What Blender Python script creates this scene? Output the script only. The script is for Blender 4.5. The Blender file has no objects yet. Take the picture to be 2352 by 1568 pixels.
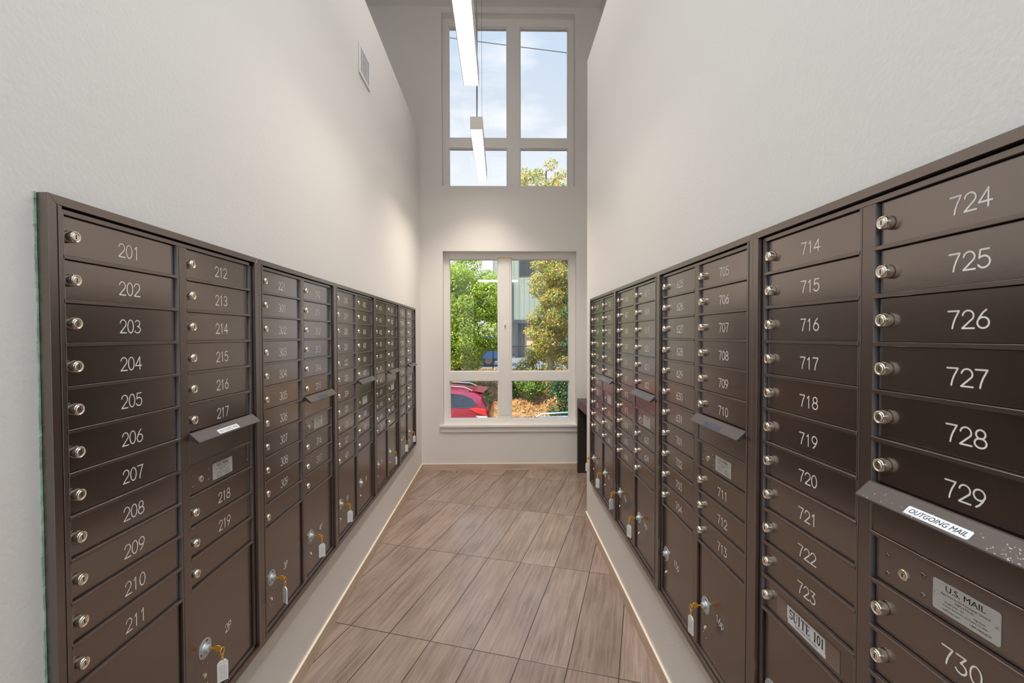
import bpy, bmesh, math, random
import numpy as np
from mathutils import Matrix, Vector
S = bpy.context.scene
COL = S.collection
PI = math.pi
# ------------------------------------------------------------------ camera
F, CX, CY = 1045.0, 1167.3274, 791.1101
YAW, PITCH, ROLL, HC = -.0182, -.0208, .002, 1.5106
def ray_dir(u, v):
    c, s = math.cos(ROLL), math.sin(ROLL); u, v = c*u+s*v, -s*u+c*v
    X, Y, Z = u, 1.0, v
    c, s = math.cos(PITCH), math.sin(PITCH); Y, Z = c*Y-s*Z, s*Y+c*Z
    c, s = math.cos(YAW), math.sin(YAW); X, Y = c*X-s*Y, s*X+c*Y
    return Vector((X, Y, Z))
fwd = ray_dir(0, 0); rgt = ray_dir(1, 0)-fwd; upv = ray_dir(0, 1)-fwd
cam = bpy.data.cameras.new('camera'); camo = bpy.data.objects.new('camera', cam); COL.objects.link(camo)
cam.sensor_width = 36; cam.lens = F/2352*36
cam.shift_x = (1176-CX)/2352; cam.shift_y = (CY-784)/2352
cam.clip_start = .02; cam.clip_end = 500
M = Matrix((rgt, upv, -fwd)).transposed().to_4x4(); M.translation = (0, 0, HC)
camo.matrix_world = M
S.camera = camo
# ------------------------------------------------------------------ exposure, sky, sun
S.view_settings.view_transform = 'Standard'; S.view_settings.look = 'None'
S.view_settings.gamma = 1; S.view_settings.use_curve_mapping = False
S.view_settings.exposure = 0.0
S.cycles.max_bounces = 10; S.cycles.diffuse_bounces = 6; S.cycles.glossy_bounces = 4
S.cycles.transparent_max_bounces = 16; S.cycles.caustics_reflective = False
S.cycles.use_denoising = True; S.cycles.sample_clamp_indirect = 6.0
PENDANT_POWER = 7.0
PENDANT_WATTS = 6.5
PENDANT_WATTS_WINDOW = 17.0
FILL_PASSAGE_POWER = 22.0
FILL_PANEL_POWER = .25
FILL_PANEL_WATTS = (32, 32, 15)
SUN_POWER = 7.8
SKY_POWER = 1.12

def srgb(r, g, b):
    f = lambda c: (c/255/12.92) if c/255 <= .04045 else ((c/255+.055)/1.055)**2.4
    return (f(r), f(g), f(b), 1)
world = bpy.data.worlds.new('sky'); S.world = world; world.use_nodes = True
wn, wl = world.node_tree.nodes, world.node_tree.links; wn.clear()
w_out = wn.new('ShaderNodeOutputWorld'); w_bg = wn.new('ShaderNodeBackground')
w_tc = wn.new('ShaderNodeTexCoord'); w_sep = wn.new('ShaderNodeSeparateXYZ')
w_ramp = wn.new('ShaderNodeValToRGB'); w_noise = wn.new('ShaderNodeTexNoise'); w_map = wn.new('ShaderNodeMapping')
w_cr = wn.new('ShaderNodeValToRGB'); w_mix = wn.new('ShaderNodeMix'); w_mix.data_type = 'RGBA'
wl.new(w_tc.outputs['Generated'], w_sep.inputs[0]); wl.new(w_sep.outputs['Z'], w_ramp.inputs[0])
e = w_ramp.color_ramp.elements
e[0].position = 0.0; e[0].color = (1.0, 1.0, 1.0, 1)
e[1].position = .80; e[1].color = (.8, 1.5, 3.0, 1)
x = e.new(.22); x.color = (.95, .97, 1.0, 1)
x = e.new(.45); x.color = (.66, .75, .86, 1)
x = e.new(.56); x.color = (.60, .74, .92, 1)
w_map.inputs['Scale'].default_value = (1, 1, 3.2); wl.new(w_tc.outputs['Generated'], w_map.inputs[0])
w_noise.inputs['Scale'].default_value = 4.2; w_noise.inputs['Detail'].default_value = 7
wl.new(w_map.outputs[0], w_noise.inputs['Vector']); wl.new(w_noise.outputs['Fac'], w_cr.inputs[0])
w_cr.color_ramp.elements[0].position = .54; w_cr.color_ramp.elements[1].position = .82
wl.new(w_cr.outputs[0], w_mix.inputs[0]); wl.new(w_ramp.outputs[0], w_mix.inputs[6]); w_mix.inputs[7].default_value = (1.1, 1.1, 1.1, 1)
wl.new(w_mix.outputs[2], w_bg.inputs[0]); w_bg.inputs[1].default_value = SKY_POWER; wl.new(w_bg.outputs[0], w_out.inputs[0])
sun = bpy.data.lights.new('sun', 'SUN'); sun.energy = SUN_POWER; sun.angle = .01; sun.color = (1, .94, .82)
suno = bpy.data.objects.new('sun', sun); COL.objects.link(suno); suno.location = (-20, -10, 30)
suno.rotation_euler = Vector((-.50, -.62, .92)).to_track_quat('Z', 'Y').to_euler()

# ------------------------------------------------------------------ materials
def new_mat(name):
    m = bpy.data.materials.new(name); m.use_nodes = True
    return m, m.node_tree.nodes, m.node_tree.links, m.node_tree.nodes['Principled BSDF']
def mat(name, rgb, rough=.5, metal=0, spec=.5, ior=1.5, bump=0, bscale=200, emit=None, power=0, var=0, vscale=3):
    m, n, l, p = new_mat(name)
    c = srgb(*rgb)
    p.inputs['Base Color'].default_value = c; p.inputs['Roughness'].default_value = rough
    p.inputs['Metallic'].default_value = metal; p.inputs['Specular IOR Level'].default_value = spec; p.inputs['IOR'].default_value = ior
    tc = n.new('ShaderNodeTexCoord')
    if bump:
        t = n.new('ShaderNodeTexNoise'); t.inputs['Scale'].default_value = bscale; t.inputs['Detail'].default_value = 3
        l.new(tc.outputs['Object'], t.inputs['Vector'])
        b = n.new('ShaderNodeBump'); b.inputs['Strength'].default_value = bump; b.inputs['Distance'].default_value = .002
        l.new(t.outputs['Fac'], b.inputs['Height']); l.new(b.outputs[0], p.inputs['Normal'])
    if var:
        t = n.new('ShaderNodeTexNoise'); t.inputs['Scale'].default_value = vscale; t.inputs['Detail'].default_value = 4
        l.new(tc.outputs['Object'], t.inputs['Vector'])
        r = n.new('ShaderNodeValToRGB'); r.color_ramp.elements[0].position = .3; r.color_ramp.elements[1].position = .7
        r.color_ramp.elements[0].color = tuple(max(0, q*(1-var)) for q in c[:3])+(1,)
        r.color_ramp.elements[1].color = tuple(min(1, q*(1+var)) for q in c[:3])+(1,)
        l.new(t.outputs['Fac'], r.inputs[0]); l.new(r.outputs[0], p.inputs['Base Color'])
    if emit:
        p.inputs['Emission Color'].default_value = srgb(*emit); p.inputs['Emission Strength'].default_value = power
    return m
m_wall = mat('wall_paint', (230, 228, 225), .55, bump=.28, bscale=95, spec=.3)
m_ceil = mat('ceiling_paint', (224, 223, 221), .7, bump=.1, bscale=120)
m_trim = mat('white_trim_paint', (236, 233, 229), .35)
m_vinyl = mat('white_vinyl', (238, 236, 233), .3)
m_brown = mat('brown_powder_coat', (54, 42, 38), .27, ior=2.75, bump=.05, bscale=900)
m_door = mat('brown_door_enamel', (37, 29, 27), .19, ior=3.1, bump=.02, bscale=700)
m_hood = mat('brown_hood_enamel', (74, 63, 60), .42, ior=1.55, bump=.05, bscale=900)
for _m in (m_brown, m_door): _m.node_tree.nodes['Principled BSDF'].inputs['Specular Tint'].default_value = (1.0, .89, .83, 1)
m_gap_shade = mat('gap_shade', (30, 26, 24), .6)
m_strip = mat('bare_aluminum', (168, 168, 174), .5, metal=1)
m_nickel = mat('nickel_lock', (236, 228, 212), .24, metal=1)
m_slot = mat('keyway_dark', (48, 44, 40), .5)
m_engrave = mat('engraved_white', (253, 251, 247), .5)
m_label = mat('silver_label', (196, 197, 192), .4)
m_sticker = mat('white_sticker', (226, 227, 230), .35)
m_ink = mat('black_ink', (34, 34, 38), .5)
m_bluelabel = mat('dark_blue_sticker', (44, 54, 70), .25)
m_blueink = mat('grey_sticker_print', (92, 100, 116), .4)
m_plate = mat('zinc_plate', (200, 206, 210), .38, metal=.5)
m_brass = mat('brass_key', (238, 176, 66), .32, metal=.55)
m_fob = mat('clear_acrylic', (232, 236, 233), .15)
m_paper = mat('tag_paper', (246, 246, 244), .6)
m_print = mat('tag_print', (120, 120, 118), .6)
m_laminate = mat('clear_tape_laminate', (128, 110, 99), .22)
m_caulk = mat('green_tape_residue', (166, 196, 176), .7, var=.35, vscale=60)
m_speck = mat('paint_spatter', (214, 204, 194), .5)
m_housing = mat('aluminum_housing', (206, 202, 194), .4, metal=.0)
m_cable = mat('grey_cable', (96, 98, 100), .5)
m_diff = mat('opal_diffuser', (255, 255, 255), .5, emit=(255, 242, 226), power=PENDANT_POWER)
m_fill_up = mat('fill_uplight_glow', (255, 255, 255), .5, emit=(255, 250, 246), power=4.0)
m_fill_passage = mat('fill_passage_glow', (255, 255, 255), .5, emit=(240, 247, 255), power=FILL_PASSAGE_POWER)
m_fill_panel = mat('fill_panel_glow', (255, 255, 255), .5, emit=(236, 246, 255), power=FILL_PANEL_POWER)
m_vent = mat('vent_white', (232, 232, 232), .4)
m_table = mat('espresso_laminate', (52, 45, 44), .35, var=.12, vscale=6)
m_casing = mat('white_casing', (244, 243, 240), .35)
m_lobby = mat('lobby_wall_grey', (120, 116, 112), .6)
m_yellow = mat('yellow_sticker', (236, 206, 96), .5)

def glass_mat(name, tint=(1, 1, 1, 1), ior=1.5):
    m = bpy.data.materials.new(name); m.use_nodes = True; n, l = m.node_tree.nodes, m.node_tree.links; n.clear()
    o = n.new('ShaderNodeOutputMaterial'); mx = n.new('ShaderNodeMixShader'); t = n.new('ShaderNodeBsdfTransparent')
    g = n.new('ShaderNodeBsdfGlossy'); fr = n.new('ShaderNodeFresnel'); fr.inputs[0].default_value = ior
    t.inputs[0].default_value = tint; g.inputs['Roughness'].default_value = 0.0
    l.new(fr.outputs[0], mx.inputs[0]); l.new(t.outputs[0], mx.inputs[1]); l.new(g.outputs[0], mx.inputs[2]); l.new(mx.outputs[0], o.inputs[0])
    return m
m_glass = glass_mat('window_glass')

# wood look tile: grid of 0.2264 x 0.873 tiles turned 16.9 degrees
def floor_mat():
    m, n, l, p = new_mat('wood_look_tile')
    N = n.new
    def math_(op, a, b=None, c=None):
        q = N('ShaderNodeMath'); q.operation = op
        for i, v in enumerate((a, b, c)):
            if v is None: continue
            if isinstance(v, (int, float)): q.inputs[i].default_value = v
            else: l.new(v, q.inputs[i])
        return q.outputs[0]
    tc = N('ShaderNodeTexCoord'); mp = N('ShaderNodeMapping'); mp.vector_type = 'TEXTURE'
    mp.inputs['Location'].default_value = (-.0820, 3.0574, 0); mp.inputs['Rotation'].default_value = (0, 0, -math.radians(16.9))
    l.new(tc.outputs['Object'], mp.inputs[0])
    sp = N('ShaderNodeSeparateXYZ'); l.new(mp.outputs[0], sp.inputs[0])
    W_, L_ = .2264, .8745
    u = math_('DIVIDE', math_('SUBTRACT', sp.outputs[0], math_('MULTIPLY', sp.outputs[1], .0136)), W_); v = math_('DIVIDE', sp.outputs[1], L_)
    iu = math_('FLOOR', u); iv = math_('FLOOR', v); fu = math_('FRACT', u); fv = math_('FRACT', v)
    du = math_('MULTIPLY', math_('SUBTRACT', .5, math_('ABSOLUTE', math_('SUBTRACT', fu, .5))), W_)
    dv = math_('MULTIPLY', math_('SUBTRACT', .5, math_('ABSOLUTE', math_('SUBTRACT', fv, .5))), L_)
    d = math_('MINIMUM', du, dv)
    g = N('ShaderNodeMapRange'); l.new(d, g.inputs[0]); g.inputs[1].default_value = .0014; g.inputs[2].default_value = .0030
    cid = N('ShaderNodeCombineXYZ'); l.new(iu, cid.inputs[0]); l.new(iv, cid.inputs[1])
    wnz = N('ShaderNodeTexWhiteNoise'); wnz.noise_dimensions = '2D'; l.new(cid.outputs[0], wnz.inputs['Vector'])
    off = N('ShaderNodeVectorMath'); off.operation = 'MULTIPLY_ADD'
    l.new(wnz.outputs['Color'], off.inputs[0]); off.inputs[1].default_value = (7, 7, 7); l.new(mp.outputs[0], off.inputs[2])
    m1 = N('ShaderNodeMapping'); m1.inputs['Scale'].default_value = (34, 1.5, 1); l.new(off.outputs[0], m1.inputs[0])
    n1 = N('ShaderNodeTexNoise'); n1.inputs['Scale'].default_value = 1.6; n1.inputs['Detail'].default_value = 9; n1.inputs['Roughness'].default_value = .66
    n1.inputs['Distortion'].default_value = .6; l.new(m1.outputs[0], n1.inputs['Vector'])
    m2 = N('ShaderNodeMapping'); m2.inputs['Scale'].default_value = (190, 5, 1); l.new(off.outputs[0], m2.inputs[0])
    n2 = N('ShaderNodeTexNoise'); n2.inputs['Scale'].default_value = 1.5; n2.inputs['Detail'].default_value = 4; l.new(m2.outputs[0], n2.inputs['Vector'])
    m3 = N('ShaderNodeMapping'); m3.inputs['Scale'].default_value = (9, 3.2, 1); l.new(off.outputs[0], m3.inputs[0])
    n3 = N('ShaderNodeTexNoise'); n3.inputs['Scale'].default_value = 1.0; n3.inputs['Detail'].default_value = 3; l.new(m3.outputs[0], n3.inputs['Vector'])
    r = N('ShaderNodeValToRGB'); el = r.color_ramp.elements
    el[0].position = .28; el[0].color = srgb(92, 74, 62); el[1].position = .76; el[1].color = srgb(176, 156, 143)
    q = el.new(.42); q.color = srgb(131, 111, 98)
    q = el.new(.54); q.color = srgb(152, 132, 119)
    l.new(math_('ADD', math_('MULTIPLY', n1.outputs['Fac'], .56), math_('ADD', math_('MULTIPLY', n2.outputs['Fac'], .17), math_('MULTIPLY', n3.outputs['Fac'], .30))), r.inputs[0])
    hv = N('ShaderNodeHueSaturation'); l.new(r.outputs[0], hv.inputs['Color'])
    l.new(math_('ADD', math_('MULTIPLY', wnz.outputs['Value'], .22), .88), hv.inputs['Value']); hv.inputs['Saturation'].default_value = .95
    mx = N('ShaderNodeMix'); mx.data_type = 'RGBA'; l.new(g.outputs[0], mx.inputs[0]); mx.inputs[6].default_value = srgb(62, 50, 44); l.new(hv.outputs[0], mx.inputs[7])
    l.new(mx.outputs[2], p.inputs['Base Color'])
    p.inputs['Roughness'].default_value = .23; p.inputs['Specular IOR Level'].default_value = .5
    b = N('ShaderNodeBump'); b.inputs['Strength'].default_value = .5; b.inputs['Distance'].default_value = .002; l.new(g.outputs[0], b.inputs['Height'])
    b2 = N('ShaderNodeBump'); b2.inputs['Strength'].default_value = .12; b2.inputs['Distance'].default_value = .001; l.new(n2.outputs['Fac'], b2.inputs['Height']); l.new(b.outputs[0], b2.inputs['Normal'])
    l.new(b2.outputs[0], p.inputs['Normal'])
    return m
m_floor = floor_mat()
def base_mat():
    m, n, l, p = new_mat('wood_look_base_tile')
    tc = n.new('ShaderNodeTexCoord'); mp = n.new('ShaderNodeMapping'); mp.inputs['Scale'].default_value = (2.2, 2.2, 60); l.new(tc.outputs['Object'], mp.inputs[0])
    t = n.new('ShaderNodeTexNoise'); t.inputs['Scale'].default_value = 1.5; t.inputs['Detail'].default_value = 7; l.new(mp.outputs[0], t.inputs['Vector'])
    r = n.new('ShaderNodeValToRGB'); r.color_ramp.elements[0].position = .3; r.color_ramp.elements[1].position = .7
    r.color_ramp.elements[0].color = srgb(186, 164, 142); r.color_ramp.elements[1].color = srgb(218, 200, 178)
    l.new(t.outputs['Fac'], r.inputs[0]); l.new(r.outputs[0], p.inputs['Base Color']); p.inputs['Roughness'].default_value = .4
    return m
m_base = base_mat()
m_cream = mat('cream_edge', (232, 218, 196), .5)

# ------------------------------------------------------------------ mesh helpers
class MB:
    def __init__(s): s.v = []; s.f = []; s.m = []
    def add(s, vs, fs, m=0):
        o = len(s.v); s.v += [tuple(q) for q in vs]
        for f in fs: s.f.append(tuple(i+o for i in f)); s.m.append(m)
    def box(s, x0, x1, y0, y1, z0, z1, m=0):
        s.add([(x0,y0,z0),(x1,y0,z0),(x1,y1,z0),(x0,y1,z0),(x0,y0,z1),(x1,y0,z1),(x1,y1,z1),(x0,y1,z1)],
              [(3,2,1,0),(4,5,6,7),(0,1,5,4),(1,2,6,5),(2,3,7,6),(3,0,4,7)], m)
        return s
    def prism_xz(s, poly, y0, y1, m=0):      # poly counter-clockwise seen from -y
        n = len(poly)
        s.add([(x, y0, z) for x, z in poly]+[(x, y1, z) for x, z in poly],
              [tuple(range(n)), tuple(range(2*n-1, n-1, -1))]+[(i, n+i, n+(i+1) % n, (i+1) % n) for i in range(n)], m)
        return s
    def prism_yz(s, poly, x0, x1, m=0):
        n = len(poly)
        s.add([(x0, y, z) for y, z in poly]+[(x1, y, z) for y, z in poly],
              [tuple(range(n)), tuple(range(2*n-1, n-1, -1))]+[(i, n+i, n+(i+1) % n, (i+1) % n) for i in range(n)], m)
        return s
    def lathe(s, prof, c=(0, 0, 0), seg=24, axis='y', m=0):   # prof: (radius, height along axis)
        o = []
        for r, h in prof:
            for k in range(seg):
                a = 2*PI*k/seg; p, q = r*math.cos(a), r*math.sin(a)
                o.append((c[0]+p, c[1]+h, c[2]+q) if axis == 'y' else (c[0]+p, c[1]+q, c[2]+h) if axis == 'z' else (c[0]+h, c[1]+p, c[2]+q))
        fs = []
        for i in range(len(prof)-1):
            for k in range(seg): fs.append((i*seg+k, i*seg+(k+1) % seg, (i+1)*seg+(k+1) % seg, (i+1)*seg+k))
        if prof[0][0] > 1e-6: fs.append(tuple(range(seg-1, -1, -1)))
        if prof[-1][0] > 1e-6: fs.append(tuple(range((len(prof)-1)*seg, len(prof)*seg)))
        s.add(o, fs, m); return s
    def tube(s, pts, r, seg=8, m=0, closed=False):
        P = [Vector(p) for p in pts]; n = len(P); rr = r if isinstance(r, (list, tuple)) else [r]*n
        vs = []; up = None
        for i in range(n):
            a = P[(i-1) % n] if (closed or i > 0) else P[i]; b = P[(i+1) % n] if (closed or i < n-1) else P[i]
            t = (b-a).normalized()
            if up is None:
                up = Vector((0, 0, 1)) if abs(t.z) < .9 else Vector((1, 0, 0))
            x = up-t*up.dot(t)
            if x.length < 1e-5: x = t.orthogonal()
            x.normalize(); up = x; y = t.cross(x)
            for k in range(seg):
                q = P[i]+(x*math.cos(2*PI*k/seg)+y*math.sin(2*PI*k/seg))*rr[i]; vs.append(q)
        fs = []
        for i in range(n if closed else n-1):
            j = (i+1) % n
            for k in range(seg): fs.append((i*seg+k, i*seg+(k+1) % seg, j*seg+(k+1) % seg, j*seg+k))
        if not closed:
            fs.append(tuple(range(seg-1, -1, -1))); fs.append(tuple(range((n-1)*seg, n*seg)))
        s.add(vs, fs, m); return s
    def ribbon(s, path, w, y, m=0, caps=8):     # flat stroke in the xz plane facing -y
        h = w/2; y -= (len(s.f) % 400)*6e-7
        for (x0, z0), (x1, z1) in zip(path[:-1], path[1:]):
            d = math.hypot(x1-x0, z1-z0)
            if d < 1e-7: continue
            nx, nz = -(z1-z0)/d*h, (x1-x0)/d*h
            y -= 6e-7; s.add([(x0-nx, y, z0-nz), (x1-nx, y, z1-nz), (x1+nx, y, z1+nz), (x0+nx, y, z0+nz)], [(0, 1, 2, 3)], m)
        for x, z in path:
            y -= 6e-7; s.add([(x+h*math.cos(2*PI*k/caps), y, z+h*math.sin(2*PI*k/caps)) for k in range(caps)], [tuple(range(caps))], m)
        return s
    def mesh(s, name, mats, bevel=0, smooth=None, segs=1):
        me = bpy.data.meshes.new(name); me.from_pydata(s.v, [], s.f)
        for q in (mats if isinstance(mats, (list, tuple)) else [mats]): me.materials.append(q)
        if len(set(s.m)) > 1 or (s.m and s.m[0]): me.polygons.foreach_set('material_index', s.m)
        if bevel:
            bm = bmesh.new(); bm.from_mesh(me)
            ed = [q for q in bm.edges if len(q.link_faces) == 2 and q.calc_face_angle(0) > .6]
            bmesh.ops.bevel(bm, geom=ed, offset=bevel, segments=segs, affect='EDGES', clamp_overlap=True)
            bm.to_mesh(me); bm.free()
        if smooth: me.shade_smooth(); me.set_sharp_from_angle(angle=smooth)
        me.update(); return me
    def build(s, name, mats, parent=None, **k): return put(name, s.mesh(name, mats, **k), parent)
def put(name, me, parent=None, loc=None, rot=None):
    o = bpy.data.objects.new(name, me); COL.objects.link(o)
    if parent is not None: o.parent = parent
    if loc is not None: o.location = loc
    if rot is not None: o.rotation_euler = rot
    return o
def tag(o, label, cat, group=None):
    o['label'] = label; o['category'] = cat
    if group: o['group'] = group
    return o
def thing(name, label, cat, loc=(0, 0, 0), rz=0, group=None):
    o = bpy.data.objects.new(name, None); COL.objects.link(o); o.location = loc; o.rotation_euler = (0, 0, rz); o.empty_display_size = .05
    return tag(o, label, cat, group)
def struct(name, mb, m, parent=None, **k):
    o = mb.build(name, m, parent, **k)
    if parent is None: o['kind'] = 'structure'
    return o
def text_mb(mb, body, size, x, z, y, m=0, shear=0, xs=1.0, align='CENTER'):
    cu = bpy.data.curves.new('t', 'FONT'); cu.body = body; cu.size = size; cu.shear = shear; cu.align_x = align; cu.align_y = 'CENTER'
    cu.resolution_u = 3
    ob = bpy.data.objects.new('t', cu); COL.objects.link(ob)
    dg = bpy.context.evaluated_depsgraph_get(); dg.update()
    me = bpy.data.meshes.new_from_object(ob.evaluated_get(dg))
    mb.add([(x+v.co.x*xs, y, z+v.co.y) for v in me.vertices], [tuple(p.vertices) for p in me.polygons], m)
    bpy.data.objects.remove(ob); bpy.data.curves.remove(cu); bpy.data.meshes.remove(me)

# engraved single-line figures
def arc(cx, cy, rx, ry, a0, a1, n=14):
    return [(cx+rx*math.cos(math.radians(a0+(a1-a0)*k/n)), cy+ry*math.sin(math.radians(a0+(a1-a0)*k/n))) for k in range(n+1)]
FIG = {
 '0': [arc(.3, .5, .27, .5, 90, 450, 26)],
 '1': [[(.14, .8), (.32, 1), (.32, 0)]],
 '2': [arc(.3, .7, .27, .3, 172, -32)+[(.02, 0), (.6, 0)]],
 '3': [arc(.28, .755, .23, .245, 155, -90)+arc(.27, .255, .29, .255, 90, -155)],
 'f': [[(.04, 1), (.53, 1), (.26, .6)]+arc(.27, .3, .29, .3, 82, -152)],
 '4': [[(.44, 0), (.44, 1), (0, .3), (.62, .3)]],
 '5': [[(.52, 1), (.12, 1), (.07, .55)]+arc(.28, .325, .29, .325, 132, -152)],
 '6': [[(.45, 1), (.3, .86), (.14, .6), (.06, .4)]+arc(.31, .3, .27, .3, 160, 520, 24)],
 '7': [[(0, 1), (.56, 1), (.36, .55), (.27, .25), (.23, 0)]],
 '8': [arc(.3, .755, .22, .245, 90, 450, 22), arc(.3, .265, .28, .265, 90, 450, 22)],
 '9': [[(.15, 0), (.3, .14), (.46, .4), (.54, .6)]+arc(.29, .7, .27, .3, -20, 340, 24)],
 'P': [[(.06, 0), (.06, 1), (.34, 1)]+arc(.34, .74, .22, .26, 90, -90)+[(.06, .48)]],
 'p': [[(.08, -.3), (.08, .66)], arc(.33, .33, .25, .33, 90, 450, 20)],
}
def figures(txt, h, adv, xs, w, flat3):
    mb = MB(); n = len(txt); x = -((n-1)*adv+.6*h*xs)/2
    for c in txt:
        if c == '3' and flat3: c = 'f'
        for st in FIG[c]: mb.ribbon([(x+px*h*xs, (pz-.5)*h) for px, pz in st], w, 0)
        x += adv
    return mb

# ------------------------------------------------------------------ the room
WL, WR = -.8767, .7045          # faces of the two mailbox walls
BACK, CEIL, REAR = 5.08, 5.115, -2.5
FARR, FARL = 1.118, -1.5        # true side walls above the boxed-out walls
WTOP = 3.70; REND = 3.67
struct('floor', MB().box(-4.5, 4.5, -7.2, 5.3, -.12, 0), m_floor)
struct('ceiling', MB().box(-4.5, 4.5, REAR-.2, 5.3, CEIL, CEIL+.15), m_ceil)
struct('wall_left', MB().box(-1.5, WL, REAR, BACK, 0, WTOP), m_wall)
struct('wall_right', MB().box(WR, FARR, REAR, REND, 0, WTOP), m_wall)
struct('wall_far_left', MB().box(FARL-.15, FARL, REAR, BACK, 0, CEIL), m_wall)
struct('wall_far_right', MB().box(FARR, FARR+.15, REAR, BACK, 0, CEIL), m_wall)
UW = (-.636, .838, 3.163, 5.052); LW = (-.634, .8545, .505, 2.4435)
b = MB()
xs_ = [-1.65, UW[0], UW[1], 1.27]
def wall_with_holes(b, x0, x1, y0, y1, z0, z1, holes):
    xc = sorted({x0, x1, *[h[0] for h in holes], *[h[1] for h in holes]}); zc = sorted({z0, z1, *[h[2] for h in holes], *[h[3] for h in holes]})
    for i in range(len(xc)-1):
        for j in range(len(zc)-1):
            cx, cz = (xc[i]+xc[i+1])/2, (zc[j]+zc[j+1])/2
            if any(h[0] < cx < h[1] and h[2] < cz < h[3] for h in holes): continue
            b.box(xc[i], xc[i+1], y0, y1, zc[j], zc[j+1])
b = MB(); wall_with_holes(b, -1.65, 1.27, BACK, BACK+.22, 0, CEIL, [UW, LW]); struct('wall_back', b, m_wall)
# rear wall behind the camera with a cased passage to a lobby
PO = (-1.21, .91, 0, 3.2)
b = MB(); wall_with_holes(b, -1.65, 1.27, REAR-.2, REAR, 0, CEIL, [PO]); struct('wall_rear', b, m_wall)
PY = REAR-1.1
b = MB()
b.box(-1.21, -.87, PY, REAR-.2, 0, 3.2); b.box(.74, .91, PY, REAR-.2, 0, 3.2); b.box(-1.21, .91, PY, REAR-.2, 3.14, 3.4)
struct('wall_passage', b, m_wall)
b = MB()
for x0, x1, z0, z1 in ((-1.21, -1.10, 0, 3.2), (.80, .91, 0, 3.2), (-1.10, .80, 3.09, 3.2)): b.box(x0, x1, REAR-.02, REAR+.025, z0, z1)
for x0, x1, z0, z1 in ((-.875, -.79, 0, 3.14), (.66, .745, 0, 3.14), (-.79, .66, 3.05, 3.14)): b.box(x0, x1, PY-.02, PY+.02, z0, z1)
struct('trim_1', b, m_casing, bevel=.004)
b = MB(); b.box(-4.5, 4.5, -7.2, -7.05, 0, 3.5); b.box(-4.5, -4.35, -7.05, PY, 0, 3.5); b.box(4.35, 4.5, -7.05, PY, 0, 3.5)
b.box(-4.5, -.87, PY, PY+.12, 0, 3.5); b.box(.74, 4.5, PY, PY+.12, 0, 3.5); b.box(-4.5, 4.5, -7.2, PY+.12, 3.5, 3.6); b.box(-.87, .74, PY, PY+.12, 3.14, 3.5)
struct('wall_lobby', b, m_lobby)

# base tiles: wood-look face, cream cut edge on top
def baseboard(name, axis, a0, a1, face, into, joints):
    b = MB(); t = .010*into
    if axis == 'y':
        xa, xb = sorted((face, face+t)); cuts = [a0]+joints+[a1]
        for p, q in zip(cuts[:-1], cuts[1:]): b.box(xa, xb, p+.0012, q-.0012, 0, .066, 0); b.box(xa, xb, p+.0012, q-.0012, .066, .072, 1)
    else:
        ya, yb = sorted((face, face+t)); cuts = [a0]+joints+[a1]
        for p, q in zip(cuts[:-1], cuts[1:]): b.box(p+.0012, q-.0012, ya, yb, 0, .066, 0); b.box(p+.0012, q-.0012, ya, yb, .066, .072, 1)
    struct(name, b, [m_base, m_cream])
baseboard('baseboard_left', 'y', REAR, BACK-.011, WL, 1, [-.6, .3, 1.17, 2.04, 2.92, 3.79, 4.66])
baseboard('baseboard_right', 'y', REAR, REND+.010, WR, -1, [-.5, .4, 1.25, 1.72, 2.6, 3.4])
baseboard('baseboard_back', 'x', WL+.001, FARR-.011, BACK, -1, [-.185, .237])
b = MB(); b.box(WR, FARR-.001, REND, REND+.010, 0, .066, 0); b.box(WR, FARR-.001, REND, REND+.010, .066, .072, 1); struct('baseboard_recess', b, [m_base, m_cream])

# ------------------------------------------------------------------ windows
def window(name, op, panes, yf, sill):
    """op: opening in the wall; panes: clear lights as x0,x1,z0,z1 seen at the frame front."""
    e_ = bpy.data.objects.new(name, None); COL.objects.link(e_); e_['kind'] = 'structure'; e_.empty_display_size = .1
    b = MB(); xs = sorted({p[0] for p in panes} | {p[1] for p in panes}); x0, x1, z0, z1 = op
    wall_with_holes(b, x0, x1, yf, yf+.07, z0, z1, panes)
    fr = b.build('window_frame', m_vinyl, e_)
    # stepped sash stops inside each light
    s = MB(); g = MB()
    for p in panes:
        t = .010
        for a in ((p[0], p[0]+t, p[2], p[3]), (p[1]-t, p[1], p[2], p[3]), (p[0]+t, p[1]-t, p[2], p[2]+t), (p[0]+t, p[1]-t, p[3]-t, p[3])):
            s.box(a[0], a[1], yf+.018, yf+.06, a[2], a[3])
    s.build('sash', m_vinyl, e_)
    for p in panes:
        q = MB().box(p[0]+.004, p[1]-.004, yf+.036, yf+.042, p[2]+.004, p[3]-.004); q.build('window_glass', m_glass, e_)
    return e_
YF = 5.18
w1 = window('window_1', UW, [(-.572, .0896, 3.732, 4.968), (.2314, .779, 3.732, 4.968), (-.572, .0896, 3.19, 3.6226), (.2314, .779, 3.19, 3.6226)], YF, False)
w2 = window('window_2', LW, [(-.575, -.0175, 1.0938, 2.376), (.1287, .7944, 1.0938, 2.376), (-.575, -.0175, .551, .9911), (.1287, .7944, .551, .9911)], YF, True)
q = MB(); q.box(-.02+.02, .131-.02, YF-.006, YF, .60, 2.36); q.build('mullion_cover', m_vinyl, w2, bevel=.003)
q = MB(); q.box(-.03, .14, YF-.002, YF, 2.378, 2.392); st = q.build('warning_sticker', m_yellow, w2); st['label'] = 'thin yellow sticker at the head of the mullion'
q = MB(); q.box(.048, .066, YF-.022, YF-.005, 1.61, 1.66); q.box(.052, .062, YF-.034, YF-.020, 1.625, 1.64); q.build('latch', m_vinyl, w2, bevel=.002)
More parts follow.
